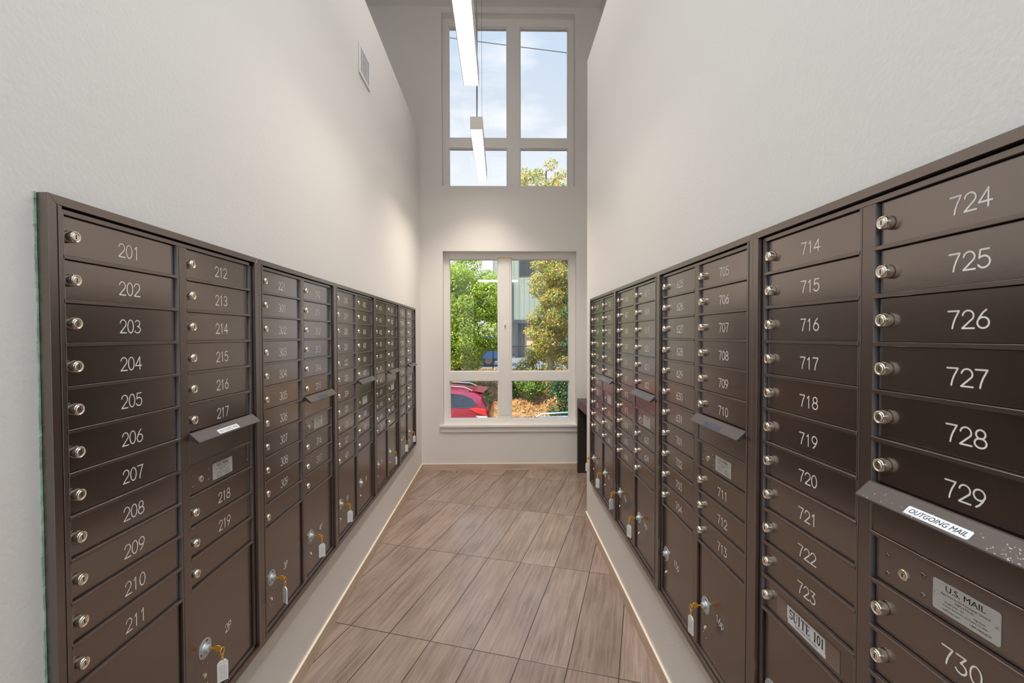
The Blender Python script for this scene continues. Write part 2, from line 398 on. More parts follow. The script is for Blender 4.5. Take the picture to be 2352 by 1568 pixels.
q = MB(); q.box(-.672, .90, BACK-.030, YF+.002, .482, .508); q.build('window_sill', m_trim, w2, bevel=.004, segs=2)
q = MB(); q.box(-.66, .888, BACK-.014, BACK-.0005, .428, .482); q.build('sill_apron', m_trim, w2, bevel=.002)

# ------------------------------------------------------------------ mailbox units
R = .0875; H = 1.3915
RAIL = lambda k: 1.3638-R*k
def rrect(x0, x1, z0, z1, r, n=5):
    o = []
    for cx, cz, a in ((x1-r, z0+r, -90), (x1-r, z1-r, 0), (x0+r, z1-r, 90), (x0+r, z0+r, 180)): o += arc(cx, cz, r, r, a, a+90, n)
    return o
class Kit: pass
def make_kit(W, right):
    K = Kit(); K.W = W; K.right = right
    c = W/2; sw = .018
    K.o1 = (.041, c-sw); K.o2 = (c+sw, W-.041)
    b = MB()
    b.box(.002, W-.002, -.0012, -.0002, .002, H-.002, 1)                      # back plate; its dark colour stands in for shade in the door gaps
    fl, g = .0185, .0004
    for P in ([(0, 0), (W, 0), (W-fl, fl), (fl, fl)], [(W, 0), (W, H), (W-fl, H-fl), (W-fl, fl)], [(W, H), (0, H), (fl, H-fl), (W-fl, H-fl)], [(0, H), (0, 0), (fl, fl), (fl, H-fl)]):
        cx, cz = sum(p[0] for p in P)/4, sum(p[1] for p in P)/4
        b.prism_xz([(x+math.copysign(g, cx-x), z) if abs(P[0][0]-P[1][0]) < 1e-6 else (x, z+math.copysign(g, cz-z)) for x, z in P], -.022, -.0008)
    for x0 in (fl+.0005, W-fl-.0085):                                           # rounded beads on the jambs
        b.prism_xz([(x0, fl+.001), (x0+.008, fl+.001), (x0+.008, H-fl-.001), (x0, H-fl-.001)], -.0235, -.0008)
    for x0, x1 in ((.031, .041), (W-.041, W-.031)): b.box(x0, x1, -.013, -.0008, fl+.003, H-fl-.003)
    b.box(.031, W-.031, -.013, -.0008, H-.0315, H-fl-.003); b.box(.031, W-.031, -.013, -.0008, fl+.003, .0315)
    b.box(c-sw, c-sw+.0055, -.013, -.0008, .0315, H-.0315); b.box(c-sw+.007, c+sw, -.0132, -.0008, .0315, H-.0315)
    for col, (x0, x1) in enumerate((K.o1, K.o2)):
        for k in range(1, 12):
            b.box(x0-.001, x1+.001, -.0145, -.0008, RAIL(k)-.0037, RAIL(k)+.0037)
    K.frame = b.mesh('frame', [m_brown, m_gap_shade], bevel=.0007)
    K.strip = []
    for x0, x1 in (K.o1, K.o2):
        for p in ((x0, x0+.0012), (x1-.0012, x1)): K.strip.append(MB().box(p[0], p[1], -.0122, -.0012, RAIL(11)+.0045, RAIL(0)-.0045).mesh('reveal_strip', m_strip))
    def panel(w, h, y=-.005, m=m_door, name='panel'):
        return MB().box(0, w, y, -.0014, 0, h).mesh(name, m, bevel=.0011, segs=2)
    K.gap = .0042
    K.dw = K.o1[1]-K.o1[0]-2*K.gap; K.dh = R-.0074-.002
    K.door = panel(K.dw, K.dh)
    K.ph = RAIL(11)-.0037-.0315-.003
    K.parcel = panel(K.dw, K.ph)
    K.slotpanel = panel(K.o1[1]-K.o1[0]-.001, R-.0074, y=-.0105)
    return K
def lock_mesh():
    b = MB(); r = .0122
    b.lathe([(r*.9, 0), (r*.9, -.003), (r*1.0, -.0034), (r*1.0, -.0125), (r*.93, -.0140), (r*.80, -.0145), (r*.74, -.0138), (r*.66, -.0132), (r*.60, -.0138), (r*.56, -.0146), (0, -.0147)], seg=26)
    b.box(-.0011, .0011, -.0149, -.0140, -.0042, .0042, 1)
    b.box(-.0016, .0016, -.0075, -.003, r*.96, r*1.08, 0)
    return b.mesh('lock', [m_nickel, m_slot], smooth=.7)
def small_lock_mesh():
    b = MB(); r = .0092
    b.lathe([(r, 0), (r, -.0022), (r*.9, -.0032), (r*.62, -.0034), (r*.58, -.0014), (r*.5, -.0014), (r*.42, -.0034), (0, -.0036)], seg=22)
    b.box(-.001, .001, -.0040, -.003, -.003, .003, 1)
    return b.mesh('lock', [m_nickel, m_slot], smooth=.7)
def screw_mesh():
    b = MB(); r = .0066; b.lathe([(r, 0), (r, -.002), (r*.6, -.0027), (r*.55, -.0012), (0, -.0012)], seg=18)
    return b.mesh('screw', m_nickel, smooth=.7)
def rivet_mesh(r=.0050):
    return MB().lathe([(r, 0), (r*.95, -.0009), (r*.7, -.0019), (r*.3, -.0024), (0, -.0025)], seg=16).mesh('rivet', m_brown, smooth=.9)
def plate_mesh():
    b = MB(); r = .0285
    b.lathe([(r, 0), (r, -.0008), (r*.97, -.0014), (r*.52, -.0014), (r*.50, -.0030), (r*.36, -.0030), (r*.36, -.0125), (r*.31, -.0135), (0, -.0136)], seg=36)
    for a in (75, 200):
        ca, sa = math.cos(math.radians(a)), math.sin(math.radians(a))
        b.ribbon([(r*.76*ca-.003*sa, r*.76*sa+.003*ca), (r*.76*ca+.003*sa, r*.76*sa-.003*ca)], .0042, -.0017, 1)
    for k in range(26):                                                          # the ring of print on the plate
        a = math.radians(225+k*11)
        if k % 6 == 5 or 200 < (225+k*11) % 360 < 200: continue
        b.ribbon([(r*.86*math.cos(a), r*.86*math.sin(a)), (r*.93*math.cos(a+.02), r*.93*math.sin(a+.02))], .0009, -.0016, 2)
    b.box(-.001, .001, -.0142, -.0134, -.0045, .0045, 1)
    return b.mesh('lock_plate', [m_plate, m_slot, m_print], smooth=.6)
def usps_mesh():
    b = MB(); w, h = .1000, .0490
    b.prism_xz(rrect(-w/2, w/2, -h/2, h/2, .004), -.0010, 0, 0)
    y = -.0012
    text_mb(b, 'U.S. MAIL', .0125, 0, h/2-.0092, y, 1, xs=1.18)
    text_mb(b, 'U.S. MAIL', .0125, .0003, h/2-.0092, y, 1, xs=1.18)
    text_mb(b, 'Approved by the Postmaster General', .0048, 0, .0058, y, 1)
    text_mb(b, 'USPS-STD-4C', .0050, 0, .0000, y, 1)
    text_mb(b, 'Model: 3700   S/N:            Mfg. Date:', .0040, 0, -.0062, y, 1)
    text_mb(b, '1010 East 62nd Street, Los Angeles, CA 90001', .0036, 0, -.0115, y, 1)
    text_mb(b, 'mailboxes.com', .0046, -.0200, -.0180, y, 1); text_mb(b, '1-800-MAILBOX', .0046, .0230, -.0180, y, 1)
    for sx in (-1, 1): b.lathe([(.0017, 0), (.0012, -.0012), (0, -.0014)], (sx*(w/2-.0045), -.001, .001), 10, 'y', 2)
    return b.mesh('mail_label_plate', [m_label, m_ink, m_nickel], smooth=.6)
def hood_mesh(W):
    b = MB()
    b.prism_yz([(-.0115, RAIL(6)+.0085), (-.0165, RAIL(6)+.0075), (-.0245, RAIL(6)+.0005), (-.0425, RAIL(6)-.0165), (-.0425, RAIL(6)-.0190), (-.036, RAIL(6)-.0200), (-.0115, RAIL(6)-.0080)][::-1], 0, W)
    return b.mesh('outgoing_hood', m_hood, bevel=.0008)
HZ, HY = RAIL(6)-.008, -.0335                                                    # middle of the sloping face of the hood
HANG = math.atan2(.0425-.0245, .0170)                                            # tilt of that face from the vertical
def out_label(bg, ink, back=True):
    b = MB(); w, h = .104, .0155
    b.prism_xz(rrect(-w/2, w/2, -h/2, h/2, .0028), -.0004, 0, 0)
    text_mb(b, 'OUTGOING MAIL', .0118, 0, -.0004, -.0007, 1, shear=.25, xs=1.0)
    return b.mesh('outgoing_label', [bg, ink])
def serif_mb(b, txt, h, x, z, y, m, adv):
    th, tn = .17*h, .06*h
    X0 = x
    def st(path, w): b.ribbon([(X0+px*h, z+(pz-.5)*h) for px, pz in path], w, y, m, 6)
    for c in txt:
        if c == 'S': st(arc(.3, .75, .22, .23, 30, 270, 12)+arc(.3, .26, .24, .24, 90, -150, 12), th*.8); st([(.53, .78), (.53, .98)], tn); st([(.06, .02), (.06, .25)], tn)
        if c == 'U': st([(.14, 1)]+arc(.36, .28, .22, .28, 180, 270, 6), th); st(arc(.36, .28, .24, .28, 270, 360, 6)+[(.60, 1)], tn); st([(.02, .98), (.27, .98)], tn); st([(.5, .98), (.7, .98)], tn)
        if c in 'I1': st([(.25, 0.03), (.25, 1 if c == 'I' else .96)], th); st([(.1, .02), (.4, .02)], tn); st([(.1, .98), (.4, .98)] if c == 'I' else [(.08, .84), (.25, .97)], tn)
        if c == 'T': st([(.35, .03), (.35, .97)], th); st([(.02, .97), (.68, .97)], tn*1.3); st([(.2, .02), (.5, .02)], tn); st([(.03, .97), (.03, .76)], tn); st([(.67, .97), (.67, .76)], tn)
        if c == 'E': st([(.17, .03), (.17, .97)], th); st([(.03, .97), (.62, .97)], tn*1.3); st([(.03, .03), (.64, .03)], tn*1.3); st([(.17, .5), (.45, .5)], tn); st([(.61, .97), (.61, .76)], tn); st([(.63, .03), (.63, .26)], tn); st([(.45, .4), (.45, .6)], tn)
        if c == '0': st(arc(.27, .5, .19, .48, 90, 450, 20), th*.8)
        X0 += {'I': .52, '1': .52, '0': .56, ' ': .42, 'S': .64, 'U': .76, 'T': .76, 'E': .74}[c]*h*adv
def suite_mesh():
    b = MB(); w, h = .1305, .0405
    b.box(-.106, .106, -.0004, 0, -.0255, .0245, 2)
    b.prism_xz([(-w/2+.003, -h/2), (w/2, -h/2), (w/2, -h/2+.009), (w/2-.002, -h/2+.009), (w/2-.002, h/2), (-w/2, h/2), (-w/2, -h/2+.010), (-w/2+.003, -h/2+.010)], -.0010, -.0004, 0)
    serif_mb(b, 'SUITE 101', .0205, -w/2+.009, .0055, -.0013, 1, 1.06)
    text_mb(b, 'GIRLS ON THE RUN', .0085, .002, -.0125, -.0013, 3, xs=1.0)
    return b.mesh('suite_label', [m_sticker, m_ink, m_laminate, m_print])
me_lock, me_slock, me_screw, me_rivet, me_plate, me_usps = lock_mesh(), small_lock_mesh(), screw_mesh(), rivet_mesh(), plate_mesh(), usps_mesh()
me_dot = rivet_mesh(.0028)
me_outw = out_label(m_sticker, m_ink); me_outd = out_label(m_bluelabel, m_blueink)
KL, KR = make_kit(.7514, False), make_kit(.7422, True)
for K in (KL, KR): K.hood = hood_mesh(K.o2[1]-K.o2[0]+.004)
rng = random.Random(4)
def number(txt, parent, right, x, z, y, h=None, xs=1.0):
    if right: h = h or .0265; mb = figures(txt, h, .80*h, 1.12, .0027, True)
    else: h = h or .0300; mb = figures(txt, h, .70*h, 1.0, .0026, False)
    return put('number', mb.mesh('number', m_engrave), parent, (x, y, z))
def mail_unit(K, origin, rz, cols, parcels, label, stick, suite=False, spatter=False):
    u = thing('mailbox_unit', label, 'mailbox', origin, rz, 'recessed mailbox units')
    put('frame', K.frame, u)
    for st in K.strip: put('reveal_strip', st, u)
    for ci, (o, labels) in enumerate(zip((K.o1, K.o2), cols)):
        rows = list(range(11)) if ci == 0 else [0, 1, 2, 3, 4, 5, 8, 9, 10]
        for row, txt in zip(rows, labels):
            z0 = RAIL(row+1)+.0037+.001
            d = put('mailbox_door', K.door, u, (o[0]+K.gap, 0, z0))
            put('lock', me_lock, d, (.0150 if not K.right else .0165, -.005, K.dh/2-.001))
            if txt == 'SUITE 101':
                put('suite_label', suite_mesh(), d, (.202-o[0]-K.gap, -.0052, K.dh/2-.004))
            elif txt:
                number(txt, d, K.right, (.164 if not K.right else .158)-.0, K.dh/2-.004, -.0053)
        if ci == 1:
            put('outgoing_panel', K.slotpanel, u, (o[0]+.0005, 0, RAIL(7)+.0037))
            hd = put('outgoing_hood', K.hood, u, (o[0]-.002, 0, 0))
            lb = put('outgoing_label', me_outw if stick else me_outd, hd, (.150, HY-.0004, HZ-.0002), (-HANG, 0, 0))
            if spatter:
                sp = MB(); 
                for _ in range(90):
                    cl = rng.random() < .5
                    px = rng.gauss(.255, .022) if cl else rng.uniform(.004, .31); t = rng.uniform(.05, .95)
                    py, pz = -.0245-.018*t, RAIL(6)+.0005-.017*t
                    r = rng.uniform(.0004, .0013)
                    sp.lathe([(r, .0002), (r*.7, -.0004), (0, -.0006)], (px, py-.0001, pz+.0001), 7)
                so = sp.build('paint_spatter', m_speck, hd); so['kind'] = 'stuff'
            z0 = RAIL(8)+.0037+.001
            d = put('carrier_door', K.door, u, (o[0]+K.gap, 0, z0))
            ox = o[0]+K.gap
            put('mail_label_plate', me_usps, d, (.5550-ox, -.0051, .7045-z0))
            put('lock', me_slock, d, (.4515-ox, -.005, .702-z0))
            for rx, rz_ in ((.418, .720), (.418, .687), (.487, .720), (.487, .687)): put('rivet', me_rivet, d, (rx-ox, -.005, rz_-z0))
            for rx, rz_ in ((.694, .722), (.694, .690)): put('rivet', me_dot, d, (rx-ox, -.005, rz_-z0))
        d = put('parcel_door', K.parcel, u, (o[0]+K.gap, 0, .0315+.0015))
        ox, oz = o[0]+K.gap, .033
        px, pz = ((.098, .4577) if not K.right else (.075, .441))[ci]-ox, .197-oz
        put('lock_plate', me_plate, d, (px, -.005, pz))
        lx = ((.2106, .572) if not K.right else (.185, .540))[ci]-ox; lz = (.190 if not K.right else .202)-oz
        txt = parcels[ci]
        number(txt, d, False, lx, lz, -.0053, h=.024)
        put('lock', me_screw, d, (px-.003, -.005, .118-oz))
        for dx, dz in ((-.012, -.036), (.010, -.050), (-.014, -.100), (.008, -.110)): put('rivet', me_dot, d, (px+dx, -.005, pz+dz))
    return u, K
def seq(a, b): return [str(i) for i in range(a, b+1)]
LEFT = [
 (seq(201, 211), seq(212, 219)+[''], ('1P', '2P'), 'brown metal mailbox unit with doors 201 to 219, white OUTGOING MAIL label'),
 (['221']+seq(301, 309)+[''], seq(310, 317)+[''], ('3P', '4P'), 'brown metal mailbox unit with doors 221 to 317, beside the 201 unit'),
 (seq(318, 327)+['401'], seq(402, 409)+[''], ('5P', '6P'), 'brown metal mailbox unit with doors 318 to 409'),
 (seq(410, 420), seq(421, 428)+[''], ('7P', '8P'), 'brown metal mailbox unit second from the far end of the wall below the air vent'),
 (seq(429, 431)+seq(501, 508), seq(509, 516)+[''], ('9P', '10P'), 'brown metal mailbox unit at the window end of the wall below the air vent'),
]
Y0, PLW, ZB = .8813, .7514, .3917
UL = []
for i, (c1, c2, pc, lab) in enumerate(LEFT):
    UL.append(mail_unit(KL, (WL, Y0+i*PLW, ZB), PI/2, (c1, c2), pc, lab, i == 0)[0])
RIGHT = [
 (seq(517, 527), seq(528, 531)+seq(601, 605), ('11p', '12p'), 'brown metal mailbox unit at the wall end beside the dark console table'),
 (seq(606, 616), seq(617, 624)+[''], ('13p', '14p'), 'brown metal mailbox unit with doors 606 to 624'),
 (seq(625, 631)+seq(701, 704), seq(705, 713), ('15p', '16p'), 'brown metal mailbox unit with doors 625 to 713'),
 (seq(714, 723)+['SUITE 101'], seq(724, 732), ('17p', '18p'), 'brown metal mailbox unit with doors 714 to 730 and the SUITE 101 label'),
]
YE, PRW = 3.4457, .7422
UR = []
for i, (c1, c2, pc, lab) in enumerate(RIGHT):
    UR.append(mail_unit(KR, (WR, YE-i*PRW, ZB), -PI/2, (c1, c2), pc, lab, i == 3, spatter=(i == 3))[0])
# green tape residue along the outer edge of the first unit
b = MB(); rr = random.Random(2); z = ZB+.0005
while z < ZB+H-.002:
    dz = rr.uniform(.006, .03); b.box(WL+.0004, WL+.0012+rr.uniform(0, .001), Y0-.0035-rr.uniform(0, .0022), Y0-.0004, z, min(z+dz, ZB+H)); z += dz
tag(b.build('tape_residue', m_caulk), 'ragged strip of pale green tape along the edge of the 201 mailbox unit', 'tape')

# ------------------------------------------------------------------ keys with tags left in the parcel locks
def key_mesh():
    b = MB()
    b.box(-.0008, .0008, -.022, -.0100, -.0024, .0024)
    ring = [(-.0225+(-.0105+.0105*math.cos(a)), .0092*math.sin(a)) for a in [2*PI*k/20 for k in range(20)]]
    b.prism_yz(ring, -.0010, .0010)
    return b.mesh('key', m_brass, bevel=.0003)
def torus(b, c, R_, r, plane, seg=20, m=0):
    pts = []
    for k in range(seg):
        a = 2*PI*k/seg; p, q = R_*math.cos(a), R_*math.sin(a)
        pts.append((c[0]+p, c[1], c[2]+q) if plane == 'xz' else (c[0], c[1]+p, c[2]+q))
    b.tube(pts, r, 7, m, closed=True)
me_key = key_mesh()
t_ = MB(); torus(t_, (0, -.0370, -.0075), .0098, .0011, 'xz'); me_ring = t_.mesh('key_ring', m_brass, smooth=1)
t_ = MB(); torus(t_, (0, -.0370, -.0205), .0036, .0009, 'yz', 12); torus(t_, (0, -.0370, -.0265), .0036, .0009, 'xz', 12); torus(t_, (0, -.0370, -.0325), .0036, .0009, 'yz', 12); me_chain = t_.mesh('chain', m_brass, smooth=1)
def fob_meshes():
    w, h = .029, .062
    b = MB(); P = [(-w/2, -h), (w/2, -h), (w/2, -.008), (w/2-.007, 0), (-w/2+.007, 0), (-w/2, -.008)]
    b.prism_xz(P, -.0022, .0022)
    fm = b.mesh('key_tag', m_fob, bevel=.0006)
    c = MB(); 
    for y in (-.0024, .0024): c.add([(-w/2+.003, y, -h+.003), (w/2-.003, y, -h+.003), (w/2-.003, y, -.011), (-w/2+.003, y, -.011)], [(0, 1, 2, 3)] if y < 0 else [(3, 2, 1, 0)], 0)
    rr = random.Random(8)
    for k in range(5):
        x = -w/2+.0065+k*.004
        z = -h+.006
        while z < -.014:
            L_ = rr.uniform(.0015, .005)
            for y in (-.0027, .0027): c.ribbon([(x, z), (x, min(z+L_, -.013))], .0011, y, 1, 4)
            z += L_+.0018
    return fm, c.mesh('paper_insert', [m_paper, m_print])
me_fob, me_insert = fob_meshes()
def parcel_key(unit, K, ci, label, yaw=0):
    px = (((.098, .4577) if not K.right else (.075, .441))[ci]); 
    mw = Matrix.Translation(unit.location) @ Matrix.Rotation(unit.rotation_euler.z, 4, 'Z') @ Matrix.Translation((px, -.0185, .197))
    k = thing('parcel_key', label, 'key', mw.translation, unit.rotation_euler.z, 'keys left in the parcel locks')
    put('key', me_key, k, (0, .010, 0)); 
    put('key_ring', me_ring, k); put('chain', me_chain, k)
    f = put('key_tag', me_fob, k, (0, -.0370, -.0352), (0, 0, yaw)); put('paper_insert', me_insert, f)
R_ = math.radians
parcel_key(UL[0], KL, 1, 'brass key with white tag in the 2P parcel lock', R_(-42))
parcel_key(UL[1], KL, 0, 'brass key with tag seen edge-on in the 3P parcel lock', R_(50))
parcel_key(UL[1], KL, 1, 'brass key with white tag in the 4P parcel lock', R_(-48))
parcel_key(UL[2], KL, 0, 'brass key with white tag in the 5P parcel lock', R_(-52))
parcel_key(UL[3], KL, 1, 'brass key with white tag in the parcel lock second along from 6P towards the window', R_(-10))
parcel_key(UL[4], KL, 0, 'brass key with white tag in the last parcel lock but one before the window', R_(-50))
parcel_key(UL[4], KL, 1, 'brass key with white tag in the parcel lock at the window end below the vent', R_(-48))
parcel_key(UR[0], KR, 0, 'brass key with tag in the parcel lock beside the console table', R_(35))
parcel_key(UR[0], KR, 1, 'brass key with white tag between the 13p lock and the wall end', R_(42))
parcel_key(UR[1], KR, 0, 'brass key with tag seen edge-on in the 13p parcel lock', R_(-62))
parcel_key(UR[1], KR, 1, 'brass key with white tag in the 14p parcel lock', R_(30))
parcel_key(UR[2], KR, 1, 'brass key with white tag in the 16p parcel lock', R_(8))

# ------------------------------------------------------------------ pendants, vent, console, added fill panels
def pendant(y0, y1, label, watts):
    p = thing('pendant_light', label, 'light', (-.1783, (y0+y1)/2, 3.1), 0, 'linear pendants in a row')
    L_ = (y1-y0)/2; w = .0485; h = .098
    b = MB()
    b.box(-w, -w+.004, -L_, L_, .0006, h); b.box(w-.004, w, -L_, L_, .0006, h); b.box(-w+.004, w-.004, -L_, L_, h-.004, h)
    b.box(-w+.004, w-.004, -L_, -L_+.004, .0006, h-.004); b.box(-w+.004, w-.004, L_-.004, L_, .0006, h-.004)
    b.build('housing', m_housing, p)
    MB().box(-w+.0042, w-.0042, -L_+.0042, L_-.0042, 0, .010).build('diffuser', m_diff, p)
    MB().box(-w+.012, w-.012, -L_+.012, L_-.012, h+.0002, h+.002).build('added_uplight', m_fill_up, p)  # glowing strip added on top to brighten the ceiling and upper walls
    la = bpy.data.lights.new('pendant_lamp', 'AREA'); la.shape = 'RECTANGLE'; la.size = 2*w-.01; la.size_y = 2*L_-.02; la.energy = watts; la.spread = math.radians(118); la.color = (1, .885, .765)
    lo = bpy.data.objects.new('pendant_lamp', la); COL.objects.link(lo); lo.parent = p; lo.location = (0, 0, -.004)
    for y in (-L_+.03, L_-.03): MB().tube([(0, y, h), (0, y, CEIL-3.1)], .0014, 6).build('suspension_cable', m_cable, p)
    MB().tube([(.004, -L_+.02, h), (.008, -L_+.018, .5), (.003, -L_+.022, 1.1), (.004, -L_+.02, CEIL-3.1)], .0042, 8).build('power_cord', m_cable, p)
    for y in (-L_+.025, L_-.03): MB().lathe([(.05, 0), (.05, -.018), (.03, -.026)], (0, y, CEIL-3.1), 20, 'z').build('ceiling_canopy', m_housing, p, smooth=.6)
pendant(3.554, 4.738, 'white linear pendant light hanging nearest the window', PENDANT_WATTS_WINDOW)
pendant(1.757, 2.941, 'white linear pendant light whose glowing end hangs before the tall window', PENDANT_WATTS)
for i, y in enumerate((-1.5, .7, 2.9)):  # unseen ceiling panels, added to brighten the walls evenly
    p = thing('added_panel_light', ['added square fill light panel nearest the cased entrance', 'added square fill light panel above the 201 and 724 mailboxes', 'added square fill light panel above the middle of the corridor'][i], 'light', (-.1, y, CEIL), 0, 'added fill light panels')
    b = MB(); b.box(-.52, .52, -.52, -.5, -.02, -.0005); b.box(-.52, .52, .5, .52, -.02, -.0005); b.box(-.52, -.5, -.5, .5, -.02, -.0005); b.box(.5, .52, -.5, .5, -.02, -.0005)
    b.build('frame', m_housing, p); MB().box(-.5, .5, -.5, .5, -.012, -.0008).build('diffuser', m_fill_panel, p)
    la = bpy.data.lights.new('fill_panel_lamp', 'AREA'); la.shape = 'SQUARE'; la.size = .98; la.energy = FILL_PANEL_WATTS[i]; la.spread = math.radians(112); la.color = ((.875, .945, 1), (.875, .945, 1), (1, .95, .90))[i]
    lo = bpy.data.objects.new('fill_panel_lamp', la); COL.objects.link(lo); lo.parent = p; lo.location = (0, 0, -.016)
p = thing('added_passage_light', 'added fill light panel in the ceiling of the cased entrance passage', 'light', (-.06, -3.15, 3.14))  # unseen lamp added as low fill from behind the camera
b = MB(); b.box(-.62, .62, -.34, -.32, -.02, -.0005); b.box(-.62, .62, .32, .34, -.02, -.0005); b.box(-.62, -.6, -.32, .32, -.02, -.0005); b.box(.6, .62, -.32, .32, -.02, -.0005)
b.build('frame', m_housing, p); MB().box(-.6, .6, -.32, .32, -.012, -.0008).build('diffuser', m_fill_passage, p)
v = thing('air_vent', 'white return air grille high on the wall above the mailboxes', 'vent', (WL, 3.004, 3.2485), PI/2)
b = MB(); W2, H2 = .1185, .0965
for a in ((-W2, W2, H2-.022, H2), (-W2, W2, -H2, -H2+.022), (-W2, -W2+.022, -H2+.022, H2-.022), (W2-.022, W2, -H2+.022, H2-.022)): b.box(a[0], a[1], -.008, -.0004, a[2], a[3])
b.build('vent_frame', m_vent, v, bevel=.002)
b = MB(); b.box(-W2+.02, W2-.02, -.0010, -.0004, -H2+.02, H2-.02); b.build('duct_back', mat('duct_shade', (96, 96, 96), .7), v)
b = MB()
for k in range(9):
    x = -W2+.024+k*.0226; b.box(x, x+.010, -.0065, -.0048, -H2+.0205, H2-.0205)
b.build('louvre', m_vent, v)
for x in (-W2+.011, W2-.011): MB().lathe([(.0035, 0), (.003, -.0012), (0, -.0016)], (x, -.008, 0), 10).build('screw', m_nickel, v, smooth=.8)
t = thing('console_table', 'dark brown slab console table tucked in the recess by the lower window', 'table', (.848, 4.99, 0))
MB().box(0, .268, -1.24, -.003, .722, .813).build('tabletop', m_table, t, bevel=.002)
MB().box(0, .268, -.052, -.004, 0, .7215).build('leg', m_table, t, bevel=.002)
MB().box(0, .268, -1.24, -1.19, 0, .7215).build('leg', m_table, t, bevel=.002)

# ------------------------------------------------------------------ outside
m_asph = mat('asphalt', (92, 90, 88), .85, bump=.3, bscale=60, var=.2, vscale=2)
m_lot = mat('parking_lot', (150, 146, 140), .85, var=.15, vscale=1)
m_soil = mat('dry_leaf_soil', (156, 116, 72), .95, bump=.8, bscale=12, var=.6, vscale=3.5)
m_bark = mat('bark', (84, 70, 58), .9, bump=.8, bscale=30)
def leaf_mat(name, cols, trans=.5):
    m = bpy.data.materials.new(name); m.use_nodes = True; n, l = m.node_tree.nodes, m.node_tree.links; n.clear()
    o = n.new('ShaderNodeOutputMaterial'); g = n.new('ShaderNodeNewGeometry'); r = n.new('ShaderNodeValToRGB')
    el = r.color_ramp.elements
    for i, c in enumerate(cols):
        pos = i/(len(cols)-1)
        if i == 0: x_ = el[0]
        elif i == len(cols)-1: x_ = el[-1]
        else: x_ = el.new(pos)
        x_.position = pos; x_.color = srgb(*c)
    l.new(g.outputs['Random Per Island'], r.inputs[0])
    d = n.new('ShaderNodeBsdfDiffuse'); t = n.new('ShaderNodeBsdfTranslucent'); mx = n.new('ShaderNodeMixShader'); mx.inputs[0].default_value = trans
    gl = n.new('ShaderNodeBsdfGlossy'); gl.inputs['Roughness'].default_value = .35; m2 = n.new('ShaderNodeMixShader'); m2.inputs[0].default_value = .03
    l.new(r.outputs[0], d.inputs[0]); l.new(r.outputs[0], t.inputs[0]); l.new(d.outputs[0], mx.inputs[1]); l.new(t.outputs[0], mx.inputs[2])
    l.new(mx.outputs[0], m2.inputs[1]); l.new(gl.outputs[0], m2.inputs[2]); l.new(m2.outputs[0], o.inputs[0])
    return m
lm_green = leaf_mat('maple_leaf_green', [(96, 140, 36), (150, 184, 50), (200, 216, 84), (228, 232, 120), (120, 160, 44)])
lm_orange = leaf_mat('turning_leaf', [(84, 134, 92), (128, 164, 92), (176, 192, 96), (232, 214, 116), (246, 202, 104), (232, 168, 88), (176, 194, 104), (96, 144, 96)])
lm_dark = leaf_mat('evergreen_leaf', [(34, 72, 48), (52, 96, 56), (84, 128, 62), (44, 88, 66)], .3)
lm_dry = leaf_mat('dry_leaf', [(196, 148, 82), (222, 178, 106), (150, 104, 60), (232, 200, 140), (120, 84, 50)], .2)
lm_bush = leaf_mat('bush_leaf', [(60, 110, 44), (112, 152, 52), (176, 196, 74), (48, 92, 60)], .4)
def leaves(name, blobs, size, material, parent=None, seed=1, droop=.3, asp=.42):
    rg = np.random.default_rng(seed); V = []; nb = 0
    for (c, r, n) in blobs:
        d = rg.normal(size=(n, 3)); d /= np.linalg.norm(d, axis=1)[:, None]
        rad = rg.uniform(.35, 1, size=(n, 1))**.5
        p = np.array(c)+d*rad*np.array(r)
        nrm = d*.7+rg.normal(size=(n, 3))*.55+np.array([0, 0, .6]); nrm /= np.linalg.norm(nrm, axis=1)[:, None]
        t = rg.normal(size=(n, 3)); t[:, 2] -= droop; t -= nrm*(t*nrm).sum(1)[:, None]; t /= np.linalg.norm(t, axis=1)[:, None]
        s_ = np.cross(nrm, t); L = size*rg.uniform(.6, 1.25, size=(n, 1))
        V.append(np.stack([p, p+t*L*.38+s_*L*asp*.8-nrm*L*.05, p+t*L*.68+s_*L*asp*.55-nrm*L*.08, p+t*L-nrm*L*.14, p+t*L*.68-s_*L*asp*.55-nrm*L*.08, p+t*L*.38-s_*L*asp*.8-nrm*L*.05], 1)); nb += n
    V = np.concatenate(V).reshape(-1, 3)
    me = bpy.data.meshes.new(name); me.from_pydata(V.tolist(), [], [q for i in range(nb) for q in ((6*i, 6*i+1, 6*i+2, 6*i+3), (6*i, 6*i+3, 6*i+4, 6*i+5))]); me.materials.append(material)
    return put(name, me, parent)
def clumps(rg, c, r, k, rr, n):
    out = []
    for _ in range(k):
        d = np.array([rg.gauss(0, 1) for _ in range(3)]); d /= np.linalg.norm(d); q = rg.uniform(.2, 1)**.45
        s_ = rg.uniform(.7, 1.3)*rr
        out.append((tuple(np.array(c)+d*q*np.array(r)), (s_, s_, s_*.72), n))
    return out
def trunk(b, base, top, r0, r1, wob, rg, n=7):
    pts = []; rad = []
    for i in range(n):
        t_ = i/(n-1); pts.append([base[j]+(top[j]-base[j])*t_+(rg.uniform(-wob, wob) if 0 < i < n-1 and j < 2 else 0) for j in range(3)]); rad.append(r0+(r1-r0)*t_)
    b.tube(pts, rad, 8); return pts
